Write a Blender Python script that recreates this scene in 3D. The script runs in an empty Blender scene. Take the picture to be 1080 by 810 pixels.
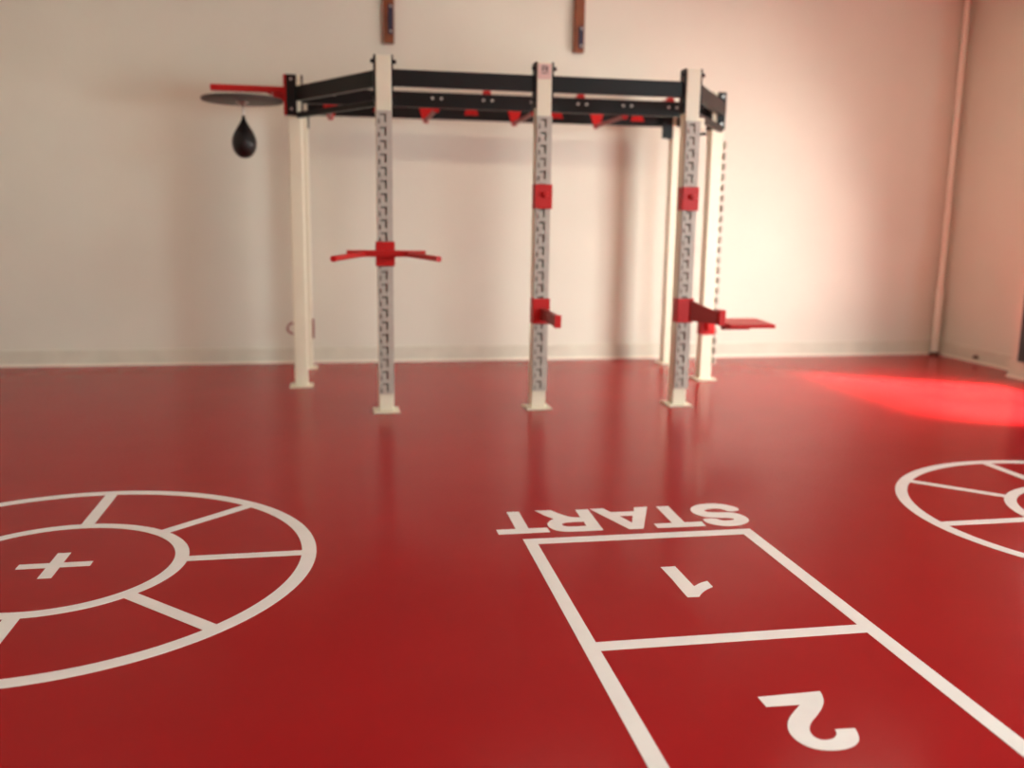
import bpy, bmesh, math
from mathutils import Vector, Matrix, Quaternion
C = bpy.context.scene.collection
PI = math.pi

# ------------------------------------------------------------------ materials
def mat(name, col, rough=.5, spec=.5, metal=0., noise=0., nscale=4., bump=0., bscale=60., coat=0.):
    m = bpy.data.materials.new(name); m.use_nodes = True
    n = m.node_tree.nodes; l = m.node_tree.links
    b = n['Principled BSDF']
    b.inputs['Base Color'].default_value = (*col, 1)
    b.inputs['Roughness'].default_value = rough
    b.inputs['Specular IOR Level'].default_value = spec
    b.inputs['Metallic'].default_value = metal
    b.inputs['Coat Weight'].default_value = coat
    tc = n.new('ShaderNodeTexCoord')
    if noise:
        t = n.new('ShaderNodeTexNoise'); t.inputs['Scale'].default_value = nscale
        t.inputs['Detail'].default_value = 4
        l.new(tc.outputs['Object'], t.inputs['Vector'])
        r = n.new('ShaderNodeMapRange')
        r.inputs['From Min'].default_value = .3; r.inputs['From Max'].default_value = .7
        r.inputs['To Min'].default_value = 1 - noise; r.inputs['To Max'].default_value = 1 + noise
        l.new(t.outputs['Fac'], r.inputs['Value'])
        v = n.new('ShaderNodeVectorMath'); v.operation = 'SCALE'
        v.inputs[0].default_value = col
        l.new(r.outputs['Result'], v.inputs['Scale'])
        l.new(v.outputs['Vector'], b.inputs['Base Color'])
    if bump:
        t2 = n.new('ShaderNodeTexNoise'); t2.inputs['Scale'].default_value = bscale
        t2.inputs['Detail'].default_value = 3
        l.new(tc.outputs['Object'], t2.inputs['Vector'])
        bp = n.new('ShaderNodeBump'); bp.inputs['Strength'].default_value = bump
        bp.inputs['Distance'].default_value = .004
        l.new(t2.outputs['Fac'], bp.inputs['Height'])
        l.new(bp.outputs['Normal'], b.inputs['Normal'])
    return m

M = {
 'floor': mat('red_vinyl', (.35, .0100, .0125), .20, .07, noise=.04, nscale=3., bump=.02, bscale=220.),
 'paint': mat('white_marking', (.84, .86, .83), .30, .45, noise=.03, nscale=9.),
 'wall': mat('painted_plaster', (.72, .69, .59), .75, .3, noise=.025, nscale=1.6, bump=.25, bscale=35.),
 'skirt': mat('cream_skirting', (.66, .63, .52), .5, .4, noise=.05, nscale=5.),
 'sealant': mat('cream_sealant', (.84, .77, .65), .4, .4),
 'ceiling': mat('ceiling_paint', (.80, .74, .66), .8, .2, noise=.02),
 'cream': mat('cream_powder_coat', (.80, .75, .58), .38, .5, noise=.02, nscale=8.),
 'rail': mat('zinc_grey_rail', (.49, .455, .39), .45, .4, metal=.0, noise=.05, nscale=20.),
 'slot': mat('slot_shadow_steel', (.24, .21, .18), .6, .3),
 'black': mat('black_powder_coat', (.007, .006, .0065), .40, .22, noise=.1, nscale=12.),
 'red': mat('red_powder_coat', (.52, .010, .009), .42, .25, noise=.04, nscale=20.),
 'reddark': mat('dark_red_steel', (.27, .035, .03), .4, .4),
 'steel': mat('bright_steel', (.6, .58, .55), .28, .5, metal=1.),
 'board': mat('grey_board', (.075, .062, .055), .5, .4, noise=.12, nscale=14.),
 'leather': mat('black_leather', (.010, .008, .008), .42, .4, bump=.2, bscale=90.),
 'navy': mat('navy_channel', (.012, .012, .045), .4, .5),
 'wood': mat('stained_wood', (.20, .055, .016), .45, .4, noise=.25, nscale=7.),
 'label': mat('pale_pink_label', (.72, .50, .44), .5, .4),
 'labelink': mat('grey_label_ink', (.10, .06, .06), .5, .4),
 'dark': mat('dark_cabinet', (.015, .013, .017), .35, .5, noise=.1),
 'frame': mat('white_frame', (.8, .78, .72), .4, .4),
 'mark': mat('dark_scuff', (.10, .05, .035), .6, .3),
 'pipe': mat('pipe_paint', (.84, .78, .68), .45, .45, noise=.03),
}
def glass():
    m = bpy.data.materials.new('window_glass'); m.use_nodes = True
    n = m.node_tree.nodes; l = m.node_tree.links; n.clear()
    o = n.new('ShaderNodeOutputMaterial'); mx = n.new('ShaderNodeMixShader')
    a = n.new('ShaderNodeBsdfTransparent'); g = n.new('ShaderNodeBsdfGlossy')
    g.inputs['Roughness'].default_value = .02
    mx.inputs['Fac'].default_value = .08
    l.new(a.outputs[0], mx.inputs[1]); l.new(g.outputs[0], mx.inputs[2]); l.new(mx.outputs[0], o.inputs['Surface'])
    return m
M['glass'] = glass()
def lampmat(name, col, s):
    m = bpy.data.materials.new(name); m.use_nodes = True
    b = m.node_tree.nodes['Principled BSDF']
    b.inputs['Emission Color'].default_value = (*col, 1); b.inputs['Emission Strength'].default_value = s
    return m

# ------------------------------------------------------------------ mesh helpers (world coordinates)
class MB:
    def __init__(s): s.v = []; s.f = []; s.mi = []; s.sm = []
    def add(s, vs, fs, mi=0, sm=False):
        o = len(s.v); s.v += [tuple(v) for v in vs]
        for f in fs: s.f.append([i + o for i in f]); s.mi.append(mi); s.sm.append(sm)
        return s
    def box(s, x0, x1, y0, y1, z0, z1, mi=0, T=None):
        vs = [Vector((x, y, z)) for z in (z0, z1) for y in (y0, y1) for x in (x0, x1)]
        if T: vs = [T @ v for v in vs]
        return s.add(vs, [(0,2,3,1),(4,5,7,6),(0,1,5,4),(2,6,7,3),(0,4,6,2),(1,3,7,5)], mi)
    def cbox(s, c, sx, sy, sz, mi=0):
        x, y, z = c
        return s.box(x-sx/2, x+sx/2, y-sy/2, y+sy/2, z-sz/2, z+sz/2, mi)
    def bar(s, a, b, w, h, mi=0, up=(0,0,1)):        # rectangular bar a->b, w sideways, h up
        a, b = Vector(a), Vector(b); d = (b-a).normalized(); up = Vector(up)
        sd = d.cross(up).normalized(); u = sd.cross(d).normalized()
        vs = [p + sd*(w/2*i) + u*(h/2*j) for p in (a, b) for (i, j) in ((-1,-1),(1,-1),(1,1),(-1,1))]
        return s.add(vs, [(0,1,2,3),(7,6,5,4),(0,4,5,1),(1,5,6,2),(2,6,7,3),(3,7,4,0)], mi)
    def tube(s, pts, r, mi=0, n=16, cap=True):
        pts = [Vector(p) for p in pts]; rings = []
        for i, p in enumerate(pts):
            d = (pts[min(i+1, len(pts)-1)] - pts[max(i-1, 0)]).normalized()
            ref = Vector((0,0,1)) if abs(d.z) < .9 else Vector((1,0,0))
            a = d.cross(ref).normalized(); b = d.cross(a)
            rr = r[i] if isinstance(r, (list, tuple)) else r
            rings.append([p + (a*math.cos(2*PI*k/n) + b*math.sin(2*PI*k/n))*rr for k in range(n)])
        o = len(s.v)
        vs = [v for R in rings for v in R]; fs = []
        for i in range(len(rings)-1):
            for k in range(n):
                k2 = (k+1) % n
                fs.append((i*n+k, i*n+k2, (i+1)*n+k2, (i+1)*n+k))
        s.add(vs, fs, mi, True)
        if cap:
            s.add(rings[0], [tuple(range(n))[::-1]], mi); s.add(rings[-1], [tuple(range(n))], mi)
        return s
    def lathe(s, prof, cx, cy, mi=0, n=40):         # prof: (r, z)
        vs = []; fs = []
        for r, z in prof:
            for k in range(n): vs.append((cx + r*math.cos(2*PI*k/n), cy + r*math.sin(2*PI*k/n), z))
        for i in range(len(prof)-1):
            for k in range(n):
                k2 = (k+1) % n; fs.append((i*n+k, i*n+k2, (i+1)*n+k2, (i+1)*n+k))
        return s.add(vs, fs, mi, True)
    def prism(s, poly, a, mi=0):                     # poly: list of 3D points (planar), a: extrusion vector
        n = len(poly); a = Vector(a); P = [Vector(p) for p in poly]
        vs = P + [p + a for p in P]
        fs = [tuple(range(n))[::-1], tuple(range(n, 2*n))] + [(i, (i+1) % n, (i+1) % n + n, i+n) for i in range(n)]
        return s.add(vs, fs, mi)
    def build(s, name, mats, parent=None, bevel=0., seg=2):
        org = Vector((0,0,0)); q = parent
        while q is not None: org += q.location; q = q.parent
        if not isinstance(mats, (list, tuple)): mats = [mats]
        base = Vector((0,0,0))
        if parent is None:                           # origin at the foot of the shape
            xs, ys, zs = zip(*s.v); base = Vector(((min(xs)+max(xs))/2, (min(ys)+max(ys))/2, min(zs)))
        me = bpy.data.meshes.new(name)
        me.from_pydata([tuple(Vector(v) - org - base) for v in s.v], [], s.f)
        for m in mats: me.materials.append(M[m])
        for p, i, sm in zip(me.polygons, s.mi, s.sm): p.material_index = i; p.use_smooth = sm
        bm = bmesh.new(); bm.from_mesh(me); bmesh.ops.recalc_face_normals(bm, faces=bm.faces); bm.to_mesh(me); bm.free()
        o = bpy.data.objects.new(name, me); C.objects.link(o); o.location = base
        if parent: o.parent = parent
        if bevel:
            b = o.modifiers.new('bevel', 'BEVEL'); b.width = bevel; b.segments = seg; b.limit_method = 'ANGLE'; b.angle_limit = math.radians(40)
            b.use_clamp_overlap = True
        return o
def thing(name, label, cat, loc, group=None):
    o = bpy.data.objects.new(name, None); C.objects.link(o); o.location = loc
    o.empty_display_size = .1
    o['label'] = label; o['category'] = cat
    if group: o['group'] = group
    return o
def tag(o, label, cat, group=None):
    o['label'] = label; o['category'] = cat
    if group: o['group'] = group
    return o
def struct(o): o['kind'] = 'structure'; return o

# ------------------------------------------------------------------ the room
XL, XR, YF, YB, ZC = -5.0, 6.085, -2.5, 8.443, 3.75
T = .2
struct(MB().box(XL-T, XR+T, YF-T, YB+T, -.2, 0).build('floor', 'floor'))
struct(MB().box(XL-T, XR+T, YF-T, YB+T, ZC, ZC+.2).build('ceiling', 'ceiling'))
struct(MB().box(XL-T, XR+T, YB, YB+T, 0, ZC).build('wall_back', 'wall'))
struct(MB().box(XL-T, XL, YF, YB, 0, ZC).build('wall_left', 'wall'))
# right wall with a window opening (out of the photograph, it lets the sun in)
W0, W1, WZ0, WZ1 = 4.35, 6.35, .75, 2.35
w = MB()
N0, N1 = -2.0, 0.6
w.box(XR, XR+T, YF, N0, 0, ZC).box(XR, XR+T, N1, W0, 0, ZC).box(XR, XR+T, N0, N1, 0, .6).box(XR, XR+T, N0, N1, 2.5, ZC)
w.box(XR, XR+T, W1, YB, 0, ZC)
w.box(XR, XR+T, W0, W1, 0, WZ0).box(XR, XR+T, W0, W1, WZ1, ZC)
struct(w.build('wall_right', 'wall'))
# front wall (behind the photographer) with a glazed door
D0, D1, DZ = 4.75, 5.95, 2.15
w = MB()
w.box(XL-T, D0, YF-T, YF, 0, ZC).box(D1, XR+T, YF-T, YF, 0, ZC).box(D0, D1, YF-T, YF, DZ, ZC)
struct(w.build('wall_front', 'wall'))
f = struct(MB().box(XR+.06, XR+.12, W0, W0+.06, WZ0, WZ1).box(XR+.06, XR+.12, W1-.06, W1, WZ0, WZ1)
    .box(XR+.06, XR+.12, W0+.06, W1-.06, WZ0, WZ0+.06).box(XR+.06, XR+.12, W0+.06, W1-.06, WZ1-.06, WZ1)
    .build('window_1', 'frame'))
MB().box(XR+.085, XR+.095, W0+.06, W1-.06, WZ0+.06, WZ1-.06).build('pane', 'glass', f)
MB().box(XR+.07, XR+.11, (W0+W1)/2-.02, (W0+W1)/2+.02, WZ0+.06, WZ1-.06).build('mullion', 'frame', f)
f = struct(MB().box(XR+.06, XR+.12, N0, N0+.06, .6, 2.5).box(XR+.06, XR+.12, N1-.06, N1, .6, 2.5)
    .box(XR+.06, XR+.12, N0+.06, N1-.06, .6, .66).box(XR+.06, XR+.12, N0+.06, N1-.06, 2.44, 2.5).build('window_2', 'frame'))
MB().box(XR+.085, XR+.095, N0+.06, N1-.06, .66, 2.44).build('pane', 'glass', f)
f = struct(MB().box(D0, D0+.07, YF-.12, YF-.06, 0, DZ).box(D1-.07, D1, YF-.12, YF-.06, 0, DZ)
    .box(D0+.07, D1-.07, YF-.12, YF-.06, DZ-.07, DZ).box(D0+.07, D1-.07, YF-.12, YF-.06, 0, .07)
    .build('door_1', 'frame'))
MB().box(D0+.07, D1-.07, YF-.095, YF-.085, .07, DZ-.07).build('pane', 'glass', f)
# skirting: cream cove with a paler sealed foot
def skirt(name, fn, foot):
    o = struct(fn(MB()).build(name, 'skirt', bevel=.004))
    foot(MB()).build('sealant_strip', 'sealant', o)
PY0, PY1, PX = 6.55, 7.07, 5.835          # shallow pier on the right wall
skirt('baseboard_back', lambda m: m.box(XL, XR, YB-.018, YB, 0, .142), lambda m: m.box(XL, XR-.02, YB-.034, YB-.018, 0, .02))
skirt('baseboard_right', lambda m: m.box(XR-.018, XR, PY1, YB-.036, 0, .142), lambda m: m.box(XR-.034, XR-.018, PY1, YB-.036, 0, .02))
struct(MB().box(PX, XR, PY0, PY1, 0, ZC).build('trim_1', 'wall'))
skirt('trim_2', lambda m: m.box(PX-.018, PX, PY0, PY1+.012, 0, .142), lambda m: m.box(PX-.034, PX-.018, PY0, PY1+.012, 0, .02))
struct(MB().box(XL, XL+.018, YF, YB-.04, 0, .142).build('baseboard_left', 'skirt'))
# black panel on the pier
pn = thing('mirror_panel', 'black upright panel at the right edge beside the corner', 'panel', (PX-.03, 6.85, .16))
MB().box(PX-.05, PX-.002, 6.68, 6.945, .155, 1.16).build('board', 'dark', pn, bevel=.004)
# corner pipe
pp = thing('heating_pipe', 'thin cream painted pipe running up the room corner', 'pipe', (6.02, 8.36, 0))
MB().tube([(5.995, 8.37, .66), (5.995, 8.37, ZC)], .027).build('upper_pipe', 'pipe', pp)
MB().tube([(5.995, 8.37, .56), (5.995, 8.37, .67)], .040).build('coupling', 'pipe', pp)
MB().tube([(5.995, 8.37, .03), (5.995, 8.37, .57)], .036).build('lower_pipe', 'pipe', pp)
MB().tube([(5.995, 8.37, 0), (5.995, 8.37, .022), (5.995, 8.37, .035)], [.050, .050, .036]).build('floor_collar', 'mark', pp)
tag(MB().prism([(6.045, 7.80, .045), (6.045, 7.84, .04), (6.045, 7.86, .055), (6.045, 7.83, .075), (6.045, 7.79, .065)], (.022, 0, 0)).build('chipped_knob', 'mark'),
    'small dark brown knob on the skirting of the right wall', 'knob')

# ------------------------------------------------------------------ floor markings
GL = {
    'T_last': ([(0.732, 3.918), (0.787, 3.918), (0.785, 3.688), (0.866, 3.686), (0.866, 3.630), (0.645, 3.630), (0.645, 3.688), (0.729, 3.688)], []),
    'R': ([(0.863, 3.923), (0.936, 3.918), (0.965, 3.857), (0.992, 3.819), (1.014, 3.805), (1.044, 3.8), (1.048, 3.908), (1.108, 3.908), (1.098, 3.621), (1.009, 3.622), (0.94, 3.624), (0.902, 3.639), (0.879, 3.674), (0.874, 3.727), (0.895, 3.772), (0.922, 3.796), (0.891, 3.85)], [(0.941, 3.728), (0.962, 3.741), (0.998, 3.746), (1.044, 3.744), (1.041, 3.684), (1.001, 3.683), (0.956, 3.687), (0.94, 3.701)]),
    'A': ([(1.118, 3.911), (1.18, 3.911), (1.2, 3.852), (1.308, 3.850), (1.327, 3.906), (1.391, 3.906), (1.276, 3.616), (1.213, 3.617)], [(1.222, 3.795), (1.285, 3.793), (1.250, 3.695)]),
    'T_first': ([(1.433, 3.902), (1.492, 3.902), (1.482, 3.668), (1.562, 3.668), (1.558, 3.610), (1.339, 3.613), (1.341, 3.668), (1.425, 3.668)], []),
    'S': ([(1.795, 3.796), (1.805, 3.826), (1.794, 3.854), (1.766, 3.888), (1.732, 3.907), (1.689, 3.913), (1.633, 3.904), (1.589, 3.867), (1.572, 3.828), (1.569, 3.787), (1.587, 3.745), (1.605, 3.726), (1.651, 3.714), (1.666, 3.704), (1.686, 3.704), (1.716, 3.695), (1.724, 3.679), (1.703, 3.665), (1.669, 3.664), (1.653, 3.674), (1.643, 3.697), (1.613, 3.705), (1.581, 3.699), (1.575, 3.661), (1.593, 3.625), (1.628, 3.601), (1.671, 3.593), (1.724, 3.601), (1.768, 3.633), (1.784, 3.665), (1.787, 3.705), (1.773, 3.747), (1.749, 3.769), (1.705, 3.778), (1.669, 3.781), (1.639, 3.792), (1.633, 3.819), (1.658, 3.836), (1.694, 3.842), (1.724, 3.829), (1.739, 3.793), (1.763, 3.785)], []),
    'one': ([(1.195, 3.175), (1.253, 3.175), (1.252, 2.977), (1.287, 3.005), (1.319, 3.017), (1.318, 2.963), (1.282, 2.94), (1.254, 2.913), (1.235, 2.886), (1.192, 2.888), (1.192, 2.941), (1.196, 3.053)], []),
    'two': ([(1.13, 2.200), (1.319, 2.202), (1.315, 2.181), (1.302, 2.148), (1.277, 2.115), (1.245, 2.083), (1.217, 2.059), (1.195, 2.032), (1.185, 2.009), (1.184, 1.986), (1.195, 1.971), (1.213, 1.968), (1.231, 1.972), (1.247, 1.986), (1.254, 1.998), (1.257, 2.012), (1.312, 2.008), (1.306, 1.983), (1.295, 1.958), (1.276, 1.938), (1.247, 1.925), (1.213, 1.921), (1.178, 1.926), (1.149, 1.943), (1.133, 1.971), (1.129, 2.008), (1.139, 2.044), (1.158, 2.076), (1.188, 2.107), (1.228, 2.143), (1.13, 2.147)], []),
}
def smooth(P):                                       # round the gentle corners, keep the sharp ones
    n = len(P); out = []
    for i in range(n):
        a, b, c = Vector(P[i-1]), Vector(P[i]), Vector(P[(i+1) % n])
        if (b-a).angle(c-b) < math.radians(48) and (b-a).length < .075 and (c-b).length < .075:
            out += [tuple(b.lerp(a, .25)), tuple(b.lerp(c, .25))]
        else: out.append(P[i])
    return out
PT = .0012                                           # thickness of the laid-in marking
def flat(name, outer, hole, parent, z=PT):           # filled outline with an optional hole
    org = parent.location if parent else Vector((0,0,0))
    bm = bmesh.new(); es = []
    for loop in (outer, hole):
        if not loop: continue
        vs = [bm.verts.new((x-org.x, y-org.y, -org.z)) for x, y in loop]
        es += [bm.edges.new((vs[i], vs[(i+1) % len(vs)])) for i in range(len(vs))]
    bmesh.ops.triangle_fill(bm, edges=es, use_beauty=True)
    r = bmesh.ops.extrude_face_region(bm, geom=bm.faces[:])
    bmesh.ops.translate(bm, verts=[g for g in r['geom'] if isinstance(g, bmesh.types.BMVert)], vec=(0,0,z))
    bmesh.ops.recalc_face_normals(bm, faces=bm.faces)
    me = bpy.data.meshes.new(name); bm.to_mesh(me); bm.free(); me.materials.append(M['paint'])
    o = bpy.data.objects.new(name, me); C.objects.link(o); o.parent = parent
    return o
hop = thing('hopscotch_marking', 'white hopscotch ladder with START and numbered boxes on the red floor', 'floor marking', (1.55, 2.8, 0))
phi = -.010522; cp, sp = math.cos(phi), math.sin(phi); SC = 1.3
def uv(u, v): return (cp*u*SC - sp*v*SC, sp*u*SC + cp*v*SC)
U0, U0i, U1i, U1 = .5360, .5749, 1.2613, 1.3042      # metres / 1.3
V0, V0i, V1, V1b = 2.7425, 2.6945, 2.0040, 1.9595
pitch = V0i - V1b
def quad(name, u0, u1, v0, v1): return flat(name, [uv(u0, v0), uv(u1, v0), uv(u1, v1), uv(u0, v1)], None, hop)
quad('side_line', U0, U0i, .25, V0); quad('side_line', U1i, U1, .25, V0)
quad('cross_line', U0i, U1i, V0i, V0)
quad('cross_line', U0i, U1i, V1b, V1)
quad('cross_line', U0i, U1i, V1b-pitch, V1-pitch)
for k, nm in (('S', 'letter_s'), ('T_first', 'letter_t'), ('A', 'letter_a'), ('R', 'letter_r'), ('T_last', 'letter_t'), ('one', 'number_one'), ('two', 'number_two')):
    o, h = GL[k]
    if k == 'S': o = smooth(smooth(o))
    if k in ('R', 'two', 'one'): o = smooth(o)
    flat(nm, o, h, hop)

def target(cx, cy, label, ro, ri, qo, qi):
    t = thing('target_marking', label, 'floor marking', (cx, cy, 0), None)
    ring = lambda r, n=128: [(cx + r*math.cos(2*PI*k/n), cy + r*math.sin(2*PI*k/n)) for k in range(n)]
    def rg(name, a, b):
        n = 128; bm = MB(); A = ring(a); B = ring(b)
        vs = [(x, y, 0) for x, y in A] + [(x, y, 0) for x, y in B] + [(x, y, PT) for x, y in A] + [(x, y, PT) for x, y in B]
        fs = []
        for k in range(n):
            j = (k+1) % n
            fs += [(2*n+k, 2*n+j, 3*n+j, 3*n+k), (k, n+k, n+j, j), (k, j, 2*n+j, 2*n+k), (n+k, 3*n+k, 3*n+j, n+j)]
        bm.add(vs, fs); return bm.build(name, 'paint', t)
    rg('outer_ring', ro, ri); rg('inner_ring', qo, qi)
    for k in range(8):
        a = k*PI/4; d = Vector((math.cos(a), math.sin(a))); s = Vector((-d.y, d.x))*.026
        c = Vector((cx, cy)); P = [c + d*(qo-.008) - s, c + d*(ri+.008) - s, c + d*(ri+.008) + s, c + d*(qo-.008) + s]
        flat('spoke', [tuple(p) for p in P], None, t, PT*.98)
    a, b = .13, .024
    P = [(a,-b),(a,b),(b,b),(b,a),(-b,a),(-b,b),(-a,b),(-a,-b),(-b,-b),(-b,-a),(b,-a),(b,-b)]
    flat('centre_cross', [(cx+x, cy+y) for x, y in P], None, t)
    return t
target(-1.062, 3.534, 'large white target circle with centre cross on the floor at the left', .961, .905, .478, .426)
target(3.540, 3.484, 'white target circle cut off by the right edge of the photo', .968, .912, .480, .426)

# ------------------------------------------------------------------ training rack
rack = thing('training_rack', 'cream and black multi post training rack standing near the back wall', 'exercise rack', (1.36, 7.0, 0))
ZT = 2.32; BP = .012; HW = .05
def make_post(x, y, rail_side, plates, bolts=True):
    p = MB().box(x-HW, x+HW, y-HW, y+HW, BP, ZT).build('post', 'cream', rack, bevel=.006)
    b = MB().box(x-.0875, x+.0875, y-.0875, y+.0875, 0, BP).build('base_plate', 'cream', p, bevel=.003)
    for (a, c, d, e) in plates:                      # black bracket plates gripping the top of the post
        MB().box(a, c, d, e, 2.033, ZT+.004).build('bracket_plate', 'black', p, bevel=.002)
    if rail_side == 'front': rail_front(x, y-HW, p)
    if rail_side == 'right': rail_right(x+HW, y, p)
    return p
PITCH = .0835
def rail_front(cx, yf, p):
    # zinc channel with hook shaped slots cut through it
    m = MB(); y0, y1 = yf-.030, yf-.025
    n = 22; z0 = .135; zt = z0 + n*PITCH + .006
    m.box(cx-HW, cx-HW+.004, y0+.005, yf, z0, zt); m.box(cx+HW-.004, cx+HW, y0+.005, yf, z0, zt)
    xs = [-HW, -.040, -.028, .000, .014, HW]
    for k in range(n):
        z = z0 + k*PITCH
        zs = [0, .016, .030, .058, .072, PITCH]
        # filled cells: everything except the hook (top run xs[2..4], vertical xs[3..4]) and a small edge slot
        m.box(cx+xs[0], cx+xs[1], y0, y1, z, z+PITCH)
        m.box(cx+xs[1], cx+xs[2], y0, y1, z+.038, z+PITCH); m.box(cx+xs[1], cx+xs[2], y0, y1, z, z+.006)
        m.box(cx+xs[2], cx+xs[3], y0, y1, z, z+zs[3]); m.box(cx+xs[2], cx+xs[3], y0, y1, z+zs[4], z+PITCH)
        m.box(cx+xs[3], cx+xs[4], y0, y1, z, z+zs[1]); m.box(cx+xs[3], cx+xs[4], y0, y1, z+zs[4], z+PITCH)
        m.box(cx+xs[4], cx+xs[5], y0, y1, z, z+PITCH)
    m.box(cx-HW, cx+HW, y0, y1, z0+n*PITCH, zt)
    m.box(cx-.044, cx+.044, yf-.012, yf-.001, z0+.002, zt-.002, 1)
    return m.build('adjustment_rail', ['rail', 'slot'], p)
def rail_right(xf, cy, p):
    m = MB(); n = 22; z0 = .135
    for k in range(n):
        z = z0 + k*PITCH
        m.box(xf+.022, xf+.034, cy-HW-.004, cy+.01, z, z+.055)
    m.box(xf, xf+.034, cy+.01, cy+HW, z0, z0+n*PITCH)
    return m.build('adjustment_rail', ['rail', 'slot'], p)
sp_ = lambda x, y: [(x-HW-.012, x-HW, y-HW+.002, y+HW), (x+HW, x+HW+.012, y-HW+.002, y+HW)]
A = (.313, 6.215); B = (1.364, 6.21); Cc = (2.397, 6.20)
L = (-.287, 7.24); R = (3.017, 7.225); BL = (-.27, 8.135); BR = (3.018, 8.115)
pa = make_post(*A, 'front', sp_(*A)); pb = make_post(*B, 'front', sp_(*B)); pc = make_post(*Cc, 'front', sp_(*Cc))
pl = make_post(*L, None, [(L[0]-.056, L[0]+.018, L[1]-HW-.012, L[1]-HW), (L[0]+HW, L[0]+HW+.012, L[1]-HW, L[1]+HW)])
pr = make_post(*R, 'right', [(R[0]-.012, R[0]+.056, R[1]-HW-.012, R[1]-HW), (R[0]-HW-.012, R[0]-HW, R[1]-HW, R[1]+HW)])
pbl = make_post(*BL, None, sp_(*BL))
pbr = make_post(*BR, None, sp_(*BR) + [(BR[0]-.155, BR[0]-.063, BR[1]-.062, BR[1]-.050)])
# bolt heads on the bracket plates
def bolt(x, y, z, d, par, r=.009, m='steel', ln=.010):
    d = Vector(d); c = Vector((x, y, z))
    return MB().tube([c, c + d*ln], r, n=10).build('bolt', m, par)
for (x, y), par in ((A, pa), (B, pb), (Cc, pc)):
    for z in (2.085, 2.285):
        bolt(x-HW-.012, y-.03, z, (-1,0,0), par, .013, 'black', .020); bolt(x+HW+.012, y-.03, z, (1,0,0), par, .013, 'black', .020)
for z in (2.08, 2.29):
    bolt(L[0]-.02, L[1]-HW-.012, z, (0,-1,0), pl); bolt(R[0]+.025, R[1]-HW-.012, z, (0,-1,0), pr)
# small label near the top of the middle front post
lb = MB().box(B[0]-.046, B[0]+.046, B[1]-HW-.0025, B[1]-HW-.0005, 2.215, ZT-.008).build('label', 'label', pb)
bx, by = B[0], B[1]-HW-.0025
MB().box(bx-.020, bx-.012, by-.001, by, 2.262, 2.300).box(bx-.012, bx+.004, by-.001, by, 2.294, 2.300).box(bx+.004, bx+.011, by-.001, by, 2.262, 2.300).box(
    bx-.012, bx+.004, by-.001, by, 2.276, 2.282).box(bx+.014, bx+.021, by-.001, by, 2.262, 2.296).box(bx-.022, bx+.023, by-.001, by, 2.250, 2.256).build('label_emblem', 'labelink', pb)
# top beams
ZB0, ZB1 = 2.138, 2.242
def beam(a, b, nm='top_beam', z0=ZB0, z1=ZB1, w=.05, trim=.062):
    a, b = Vector((*a, (z0+z1)/2)), Vector((*b, (z0+z1)/2)); d = (b-a).normalized()
    return MB().bar(a + d*trim, b - d*trim, w, z1-z0).build(nm, 'black', rack, bevel=.004)
b1 = beam(A, B); b2 = beam(B, Cc)
dl = beam(L, A, trim=.06); dr = beam((Cc[0]+.02, Cc[1]-.02), (R[0]+.015, R[1]-.085), trim=.03)
mid = beam(L, R, z0=2.128); back = beam(BL, BR, z1=2.290)
beam(L, BL); beam(R, BR)
beam(L, A, 'pull_up_bar', 2.018, 2.058, .035, .06); beam((Cc[0]+.02, Cc[1]), (R[0]+.015, R[1]-.085), 'pull_up_bar', 2.010, 2.058, .04, .045)
# grip bars between the middle and the back beam, hung low and set high by turns
for k in range(8):
    x = [-.03, .385, .765, 1.155, 1.53, 1.90, 2.265, 2.64][k]
    ym, yb = 7.258+.012, 8.095-.004
    low = k % 2 == 0
    zc = 2.122 if low else 2.262
    g = MB().tube([(x, ym, zc), (x, yb, zc)], .016, n=14).build('grip_bar', 'reddark', rack)
    for y, dy, nm in ((ym-.012, .012, 'near'), (yb-.008, .012, 'far')):
        if low: P = [(x-.062, y, 2.232), (x+.062, y, 2.232), (x+.018, y, 2.100), (x-.018, y, 2.100)]
        else:   P = [(x-.062, y, 2.178), (x+.062, y, 2.178), (x+.020, y, 2.295), (x-.020, y, 2.295)]
        MB().prism(P, (0, dy, 0)).build('mounting_plate', 'red', g, bevel=.002)
    for s in (-1, 1):
        bolt(x + s*.034, 7.234-.026, 2.196, (0,-1,0), mid, .010)
# small pad eye and stop by the right front post
MB().box(Cc[0]+HW+.013, Cc[0]+HW+.06, 6.19, 6.21, 1.93, 2.01).build('pad_eye', 'cream', rack, bevel=.009)
MB().bar((Cc[0]+HW+.013, 6.23, 1.90), (Cc[0]+.22, 6.45, 1.93), .022, .022).build('stop_rod', 'black', rack)

# ------------------------------------------------------------------ attachments on the posts
RY = 6.205-HW-.030                                    # front plane of the rails
def sleeve(m, x, y, z0, z1, w=.118, t=.006):          # three sided carriage hugging rail and post
    yf = y-HW-.030
    m.box(x-w/2, x+w/2, yf-.010-t, yf-.002, z0, z1)
    m.box(x-w/2, x-HW-.001, yf-.002, y+.0, z0, z1); m.box(x+HW+.001, x+w/2, yf-.002, y+.0, z0, z1)
    return m
def knob(x, y, z, par, r=.020, m='red'):
    return MB().tube([(x, y, z), (x, y-.012, z), (x, y-.030, z), (x, y-.036, z)], [r*.6, r*.6, r, r*.8], n=18).build('locking_knob', m, par)
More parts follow.
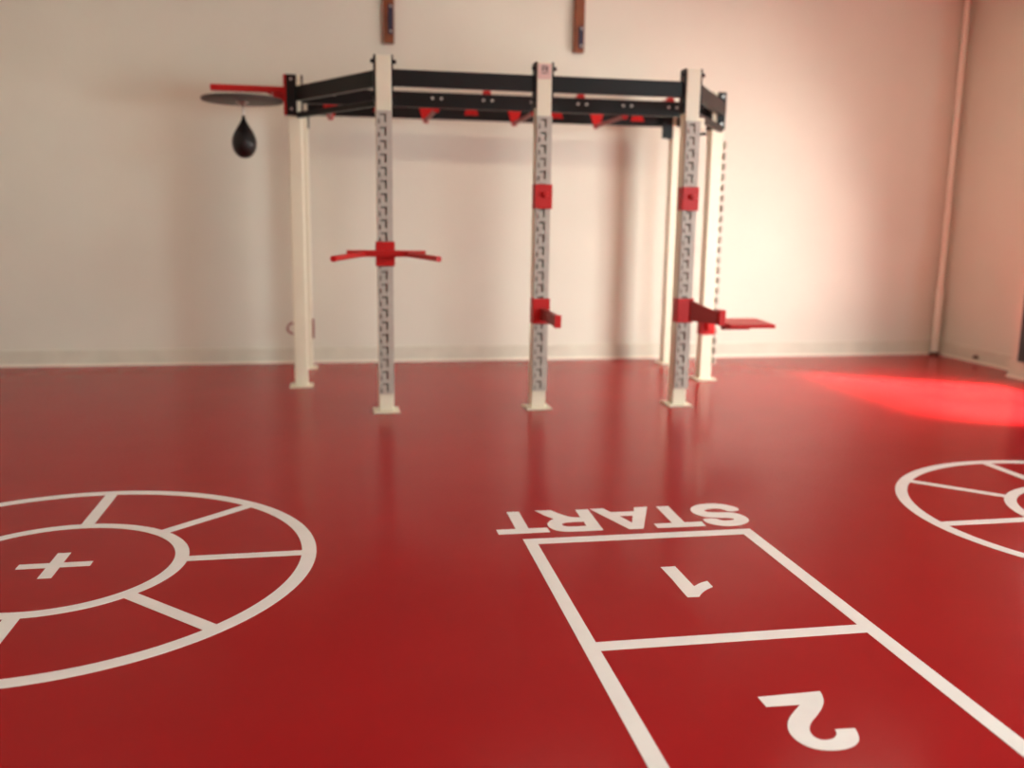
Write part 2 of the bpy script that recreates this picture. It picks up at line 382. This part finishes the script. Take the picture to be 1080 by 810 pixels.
# dip station
t = thing('dip_station', 'red dip handles sticking out both sides of the left front post', 'dip bars', (A[0], A[1], .99))
sleeve(MB(), A[0], A[1], .990, 1.150, .122).build('carriage', 'red', t, bevel=.003)
yf = A[1]-HW-.030-.018
MB().box(.062, .572, yf-.045, yf-.002, 1.052, 1.094).build('cross_beam', 'red', t, bevel=.003)
for s, x0, x1 in ((-1, .165, -.018), (1, .462, .600)):
    m = MB().tube([(x0, yf-.045, 1.068), (x1, yf-.60 if s < 0 else yf-.54, 1.062)], .017, n=16)
    h = m.build('handle', 'red', t)
    e = (x1, yf-.60 if s < 0 else yf-.54, 1.062); d = Vector((x1-x0, -.55, 0)).normalized()
    MB().tube([Vector(e)-d*.004, Vector(e)+d*.012], .0185, n=16).build('end_cap', 'red', h)
# plain carriages
def carriage(x, y, z0, z1, label):
    t = thing('sliding_carriage', label, 'rack clamp', (x, y, z0))
    sleeve(MB(), x, y, z0, z1).build('sleeve', 'red', t, bevel=.003)
    knob(x+.008, y-HW-.046, (z0+z1)/2+.012, t)
    return t
carriage(B[0], B[1], 1.377, 1.538, 'red sliding clamp without arm, upper one on the middle front post')
carriage(Cc[0], Cc[1], 1.381, 1.541, 'red sliding clamp without arm, upper one on the right front post')
# bar holder on the middle post
t = thing('bar_holder', 'red clamp with short angled peg low on the middle front post', 'bar holder', (B[0], B[1], .603))
sleeve(MB(), B[0], B[1], .603, .777).build('sleeve', 'red', t, bevel=.003)
a = Vector((B[0]+.012, B[1]-.095, .672)); b = Vector((1.385, 5.76, .660))
b = Vector((1.402, 5.80, .655))
g = MB().bar(a, b, .036, .074).build('arm', 'reddark', t, bevel=.003); d = (b-a).normalized()
MB().bar(b, b + d*.012, .046, .084).build('end_stop', 'red', g, bevel=.002)
# platform on the right front post
t = thing('step_platform', 'red clamp with an arm and flat step plate low on the right front post', 'step plate', (Cc[0], Cc[1], .6))
sleeve(MB(), Cc[0], Cc[1], .606, .776).build('sleeve', 'red', t, bevel=.003)
P0 = Vector((Cc[0]+.04, 6.105, .700)); P1 = Vector((2.60, 6.00, .640))
d = (P1-P0).normalized(); sd = Vector((-d.y, d.x, 0)).normalized()*.018
poly = [P0 + Vector((0,0,.062)), P1 + Vector((0,0,.048)), P1 + Vector((0,0,-.035)), P0 + Vector((0,0,-.080))]
ar = MB().prism([p - sd for p in poly], sd*2).build('arm', 'reddark', t, bevel=.003)
MB().box(2.590, 2.640, 5.965, 6.035, .600, .706).build('end_bracket', 'red', t, bevel=.004)
MB().prism([(2.655, 5.925, .585), (2.985, 5.905, .585), (3.045, 6.335, .585), (2.745, 6.350, .585), (2.640, 6.10, .585)], (0, 0, .026)).build('plate', 'red', t, bevel=.005)
MB().bar((2.635, 6.0, .580), (2.85, 6.06, .572), .05, .022).build('support_bar', 'reddark', t, bevel=.003)
# block on the right rear post
t = thing('bench_stop', 'red block clamped low on the right side post behind the step plate', 'rack clamp', (R[0], R[1], .386))
sleeve(MB(), R[0], R[1]+.028, .386, .505, .122).build('sleeve', 'red', t, bevel=.003)
MB().box(R[0]-.030, R[0]+.032, R[1]-.105, R[1]-.070, .42, .50).build('cushion', 'red', t, bevel=.010)
# ring handle low on the left rear post
t = thing('ring_handle', 'small red ring and clamp low on the post nearest the wall', 'handle', (BL[0]-.06, BL[1], .27))
MB().box(BL[0]+HW+.001, BL[0]+HW+.014, BL[1]-.052, BL[1]+.03, .268, .430).box(BL[0]-HW-.014, BL[0]-HW-.001, BL[1]-.052, BL[1]+.03, .31, .40).box(
    BL[0]-HW-.014, BL[0]+HW+.014, BL[1]+.052, BL[1]+.062, .31, .40).box(BL[0]+HW+.001, BL[0]+HW+.014, BL[1]+.03, BL[1]+.062, .31, .40).box(
    BL[0]-HW-.014, BL[0]-HW-.001, BL[1]+.03, BL[1]+.062, .31, .40).build('clamp', 'reddark', t)
MB().tube([(BL[0]-.115 + .045*math.cos(q), BL[1]-.02, .352 + .045*math.sin(q)) for q in [math.radians(38 + 284*k/24) for k in range(25)]], .009, n=10).build('ring', 'reddark', t)

# ------------------------------------------------------------------ speed bag platform and bag
t = thing('speed_bag_platform', 'round grey board under a red arm at the left of the rack', 'speed bag platform', (-.655, 7.24, 2.12))
MB().box(L[0]-.075, L[0]-HW-.001, L[1]-.05, L[1]+.05, 2.040, 2.325).build('flange', 'red', t, bevel=.002)
AX = -.660
arm = MB().box(-.880, L[0]-.075, L[1]-.0225, L[1]+.0225, 2.196, 2.240).build('arm', 'red', t, bevel=.003)
MB().prism([(L[0]-.075, L[1]-.005, 2.196), (L[0]-.20, L[1]-.005, 2.196), (L[0]-.075, L[1]-.005, 2.135)], (0, .010, 0)).build('gusset', 'red', t)
MB().lathe([(.0, 2.150), (.280, 2.150), (.290, 2.146), (.290, 2.128), (.280, 2.124), (.0, 2.124)], AX, L[1], n=72).build('board', 'board', t)
for x in (-.845, -.445):
    MB().tube([(x, L[1], 2.150), (x, L[1], 2.197)], .006, n=10).build('hanger_rod', 'steel', t)
MB().tube([(AX, L[1], 2.150), (AX, L[1], 2.197)], .012, n=12).build('hanger_rod', 'steel', t)
MB().lathe([(.0, 2.124), (.045, 2.124), (.045, 2.118), (.02, 2.112), (.012, 2.092), (.0, 2.090)], AX, L[1], n=24).build('swivel', 'steel', t)
bgx = AX+.004
t = thing('speed_bag', 'black leather teardrop speed bag hanging under the round board', 'speed bag', (bgx, L[1], 1.722))
prof = [(0, 1.722), (.018, 1.723), (.040, 1.731), (.062, 1.750), (.078, 1.775), (.087, 1.805), (.089, 1.835), (.085, 1.865), (.074, 1.895), (.058, 1.925), (.041, 1.952), (.027, 1.975), (.018, 1.992), (.014, 2.005), (.0, 2.006)]
MB().lathe(prof, bgx, L[1], n=40).build('bladder', 'leather', t)
MB().lathe([(.0, 2.003), (.011, 2.003), (.013, 2.015), (.009, 2.028), (.0, 2.029)], bgx, L[1], n=16).build('neck', 'leather', t)
MB().tube([(bgx, L[1], 2.026), (bgx, L[1], 2.060), (bgx, L[1], 2.091)], [.005, .009, .006], n=12).build('hook', 'steel', t)

# ------------------------------------------------------------------ wooden battens on the back wall
for x, lab, zi0, zi1 in ((.476, 'brown wooden wall batten above the left front post of the rack', 2.862, 3.110), (2.170, 'brown wooden wall batten hanging right of the middle front post', 2.822, 3.010)):
    t = thing('wall_batten', lab, 'batten', (x, YB-.02, 2.788))
    MB().box(x-.047, x+.047, YB-.050, YB, 2.788, 3.60).build('board', 'wood', t, bevel=.004)
    MB().box(x-.006, x+.034, YB-.062, YB-.050, zi0, zi1).build('metal_channel', 'navy', t, bevel=.004)
    for z in (zi0+.025, zi1-.02):
        MB().tube([(x+.016, YB-.062, z), (x+.016, YB-.067, z)], .009, n=12).build('screw', 'steel', t)

# ------------------------------------------------------------------ light
def area(name, loc, target, sx, sy, power, col, spread=180):
    l = bpy.data.lights.new(name, 'AREA'); l.shape = 'RECTANGLE'; l.size = sx; l.size_y = sy
    l.energy = power; l.color = col; l.spread = math.radians(spread)
    o = bpy.data.objects.new(name, l); C.objects.link(o); o.location = loc
    d = Vector(target) - Vector(loc); o.rotation_euler = d.to_track_quat('-Z', 'Y').to_euler()
    return o
WARM = (1, .94, .76)
# ceiling lamps (fittings with glowing diffusers, out of frame)
M['tube'] = lampmat('lamp_diffuser', (1, .82, .62), 2.5)
for i, (x, y) in enumerate(((-2.0, 1.5), (1.6, 1.5), (5.0, 1.5), (-2.0, 6.55), (1.6, 6.55), (4.3, 6.55))):
    t = thing('ceiling_lamp', 'white ceiling lamp with flat diffuser', 'ceiling lamp', (x, y, ZC-.09), 'ceiling lamps')
    MB().box(x-.65, x+.65, y-.15, y+.15, ZC-.06, ZC).build('housing', 'frame', t, bevel=.006)
    MB().box(x-.62, x+.62, y-.12, y+.12, ZC-.085, ZC-.061).build('diffuser', 'tube', t)
    area('lamp_light', (x, y, ZC-.10), (x, y, 0), 1.2, .22, 8.5 if y > 3 else 8, WARM)
# daylight through the near window of the right wall
area('window_daylight', (XR-.02, -.7, 1.6), (2.2, .3, 0), 2.5, 1.7, 300, (.74, .98, 1))
area('near_window_daylight', (XR-.02, 5.55, 1.25), (1.4, 8.44, .10), 1.15, 1.1, 58, (1, .97, .92), 100)
# sun through the right hand window
s = bpy.data.lights.new('sun', 'SUN'); s.energy = 36; s.angle = math.radians(8); s.color = (1, .90, .76)
so = bpy.data.objects.new('sun', s); C.objects.link(so); so.location = (9, 3, 5)
so.rotation_euler = Vector((-.88, .47, -.96)).to_track_quat('-Z', 'Y').to_euler()
wd = bpy.data.worlds.new('sky'); bpy.context.scene.world = wd; wd.use_nodes = True
wd.node_tree.nodes['Background'].inputs[0].default_value = (.75, .85, 1, 1)
wd.node_tree.nodes['Background'].inputs[1].default_value = 1.2

# ------------------------------------------------------------------ camera
cd = bpy.data.cameras.new('camera'); co = bpy.data.objects.new('camera', cd); C.objects.link(co)
r = Vector((0.982657, -0.18488, 0.014329)); fw = Vector((0.1845, 0.967029, -0.175539)); up = Vector((0.018597, 0.175138, 0.984368))
co.matrix_world = Matrix(((r.x, up.x, -fw.x, 0), (r.y, up.y, -fw.y, 0), (r.z, up.z, -fw.z, 1.3), (0, 0, 0, 1)))
cd.sensor_width = 36; cd.lens = 969.92/1080*36; cd.clip_start = .05
cd.dof.use_dof = True; cd.dof.focus_distance = 3.2; cd.dof.aperture_fstop = 1.3
sc = bpy.context.scene; sc.camera = co
sc.view_settings.view_transform = 'Standard'; sc.view_settings.look = 'None'
sc.view_settings.gamma = 1; sc.view_settings.use_curve_mapping = False
sc.view_settings.exposure = 0.45
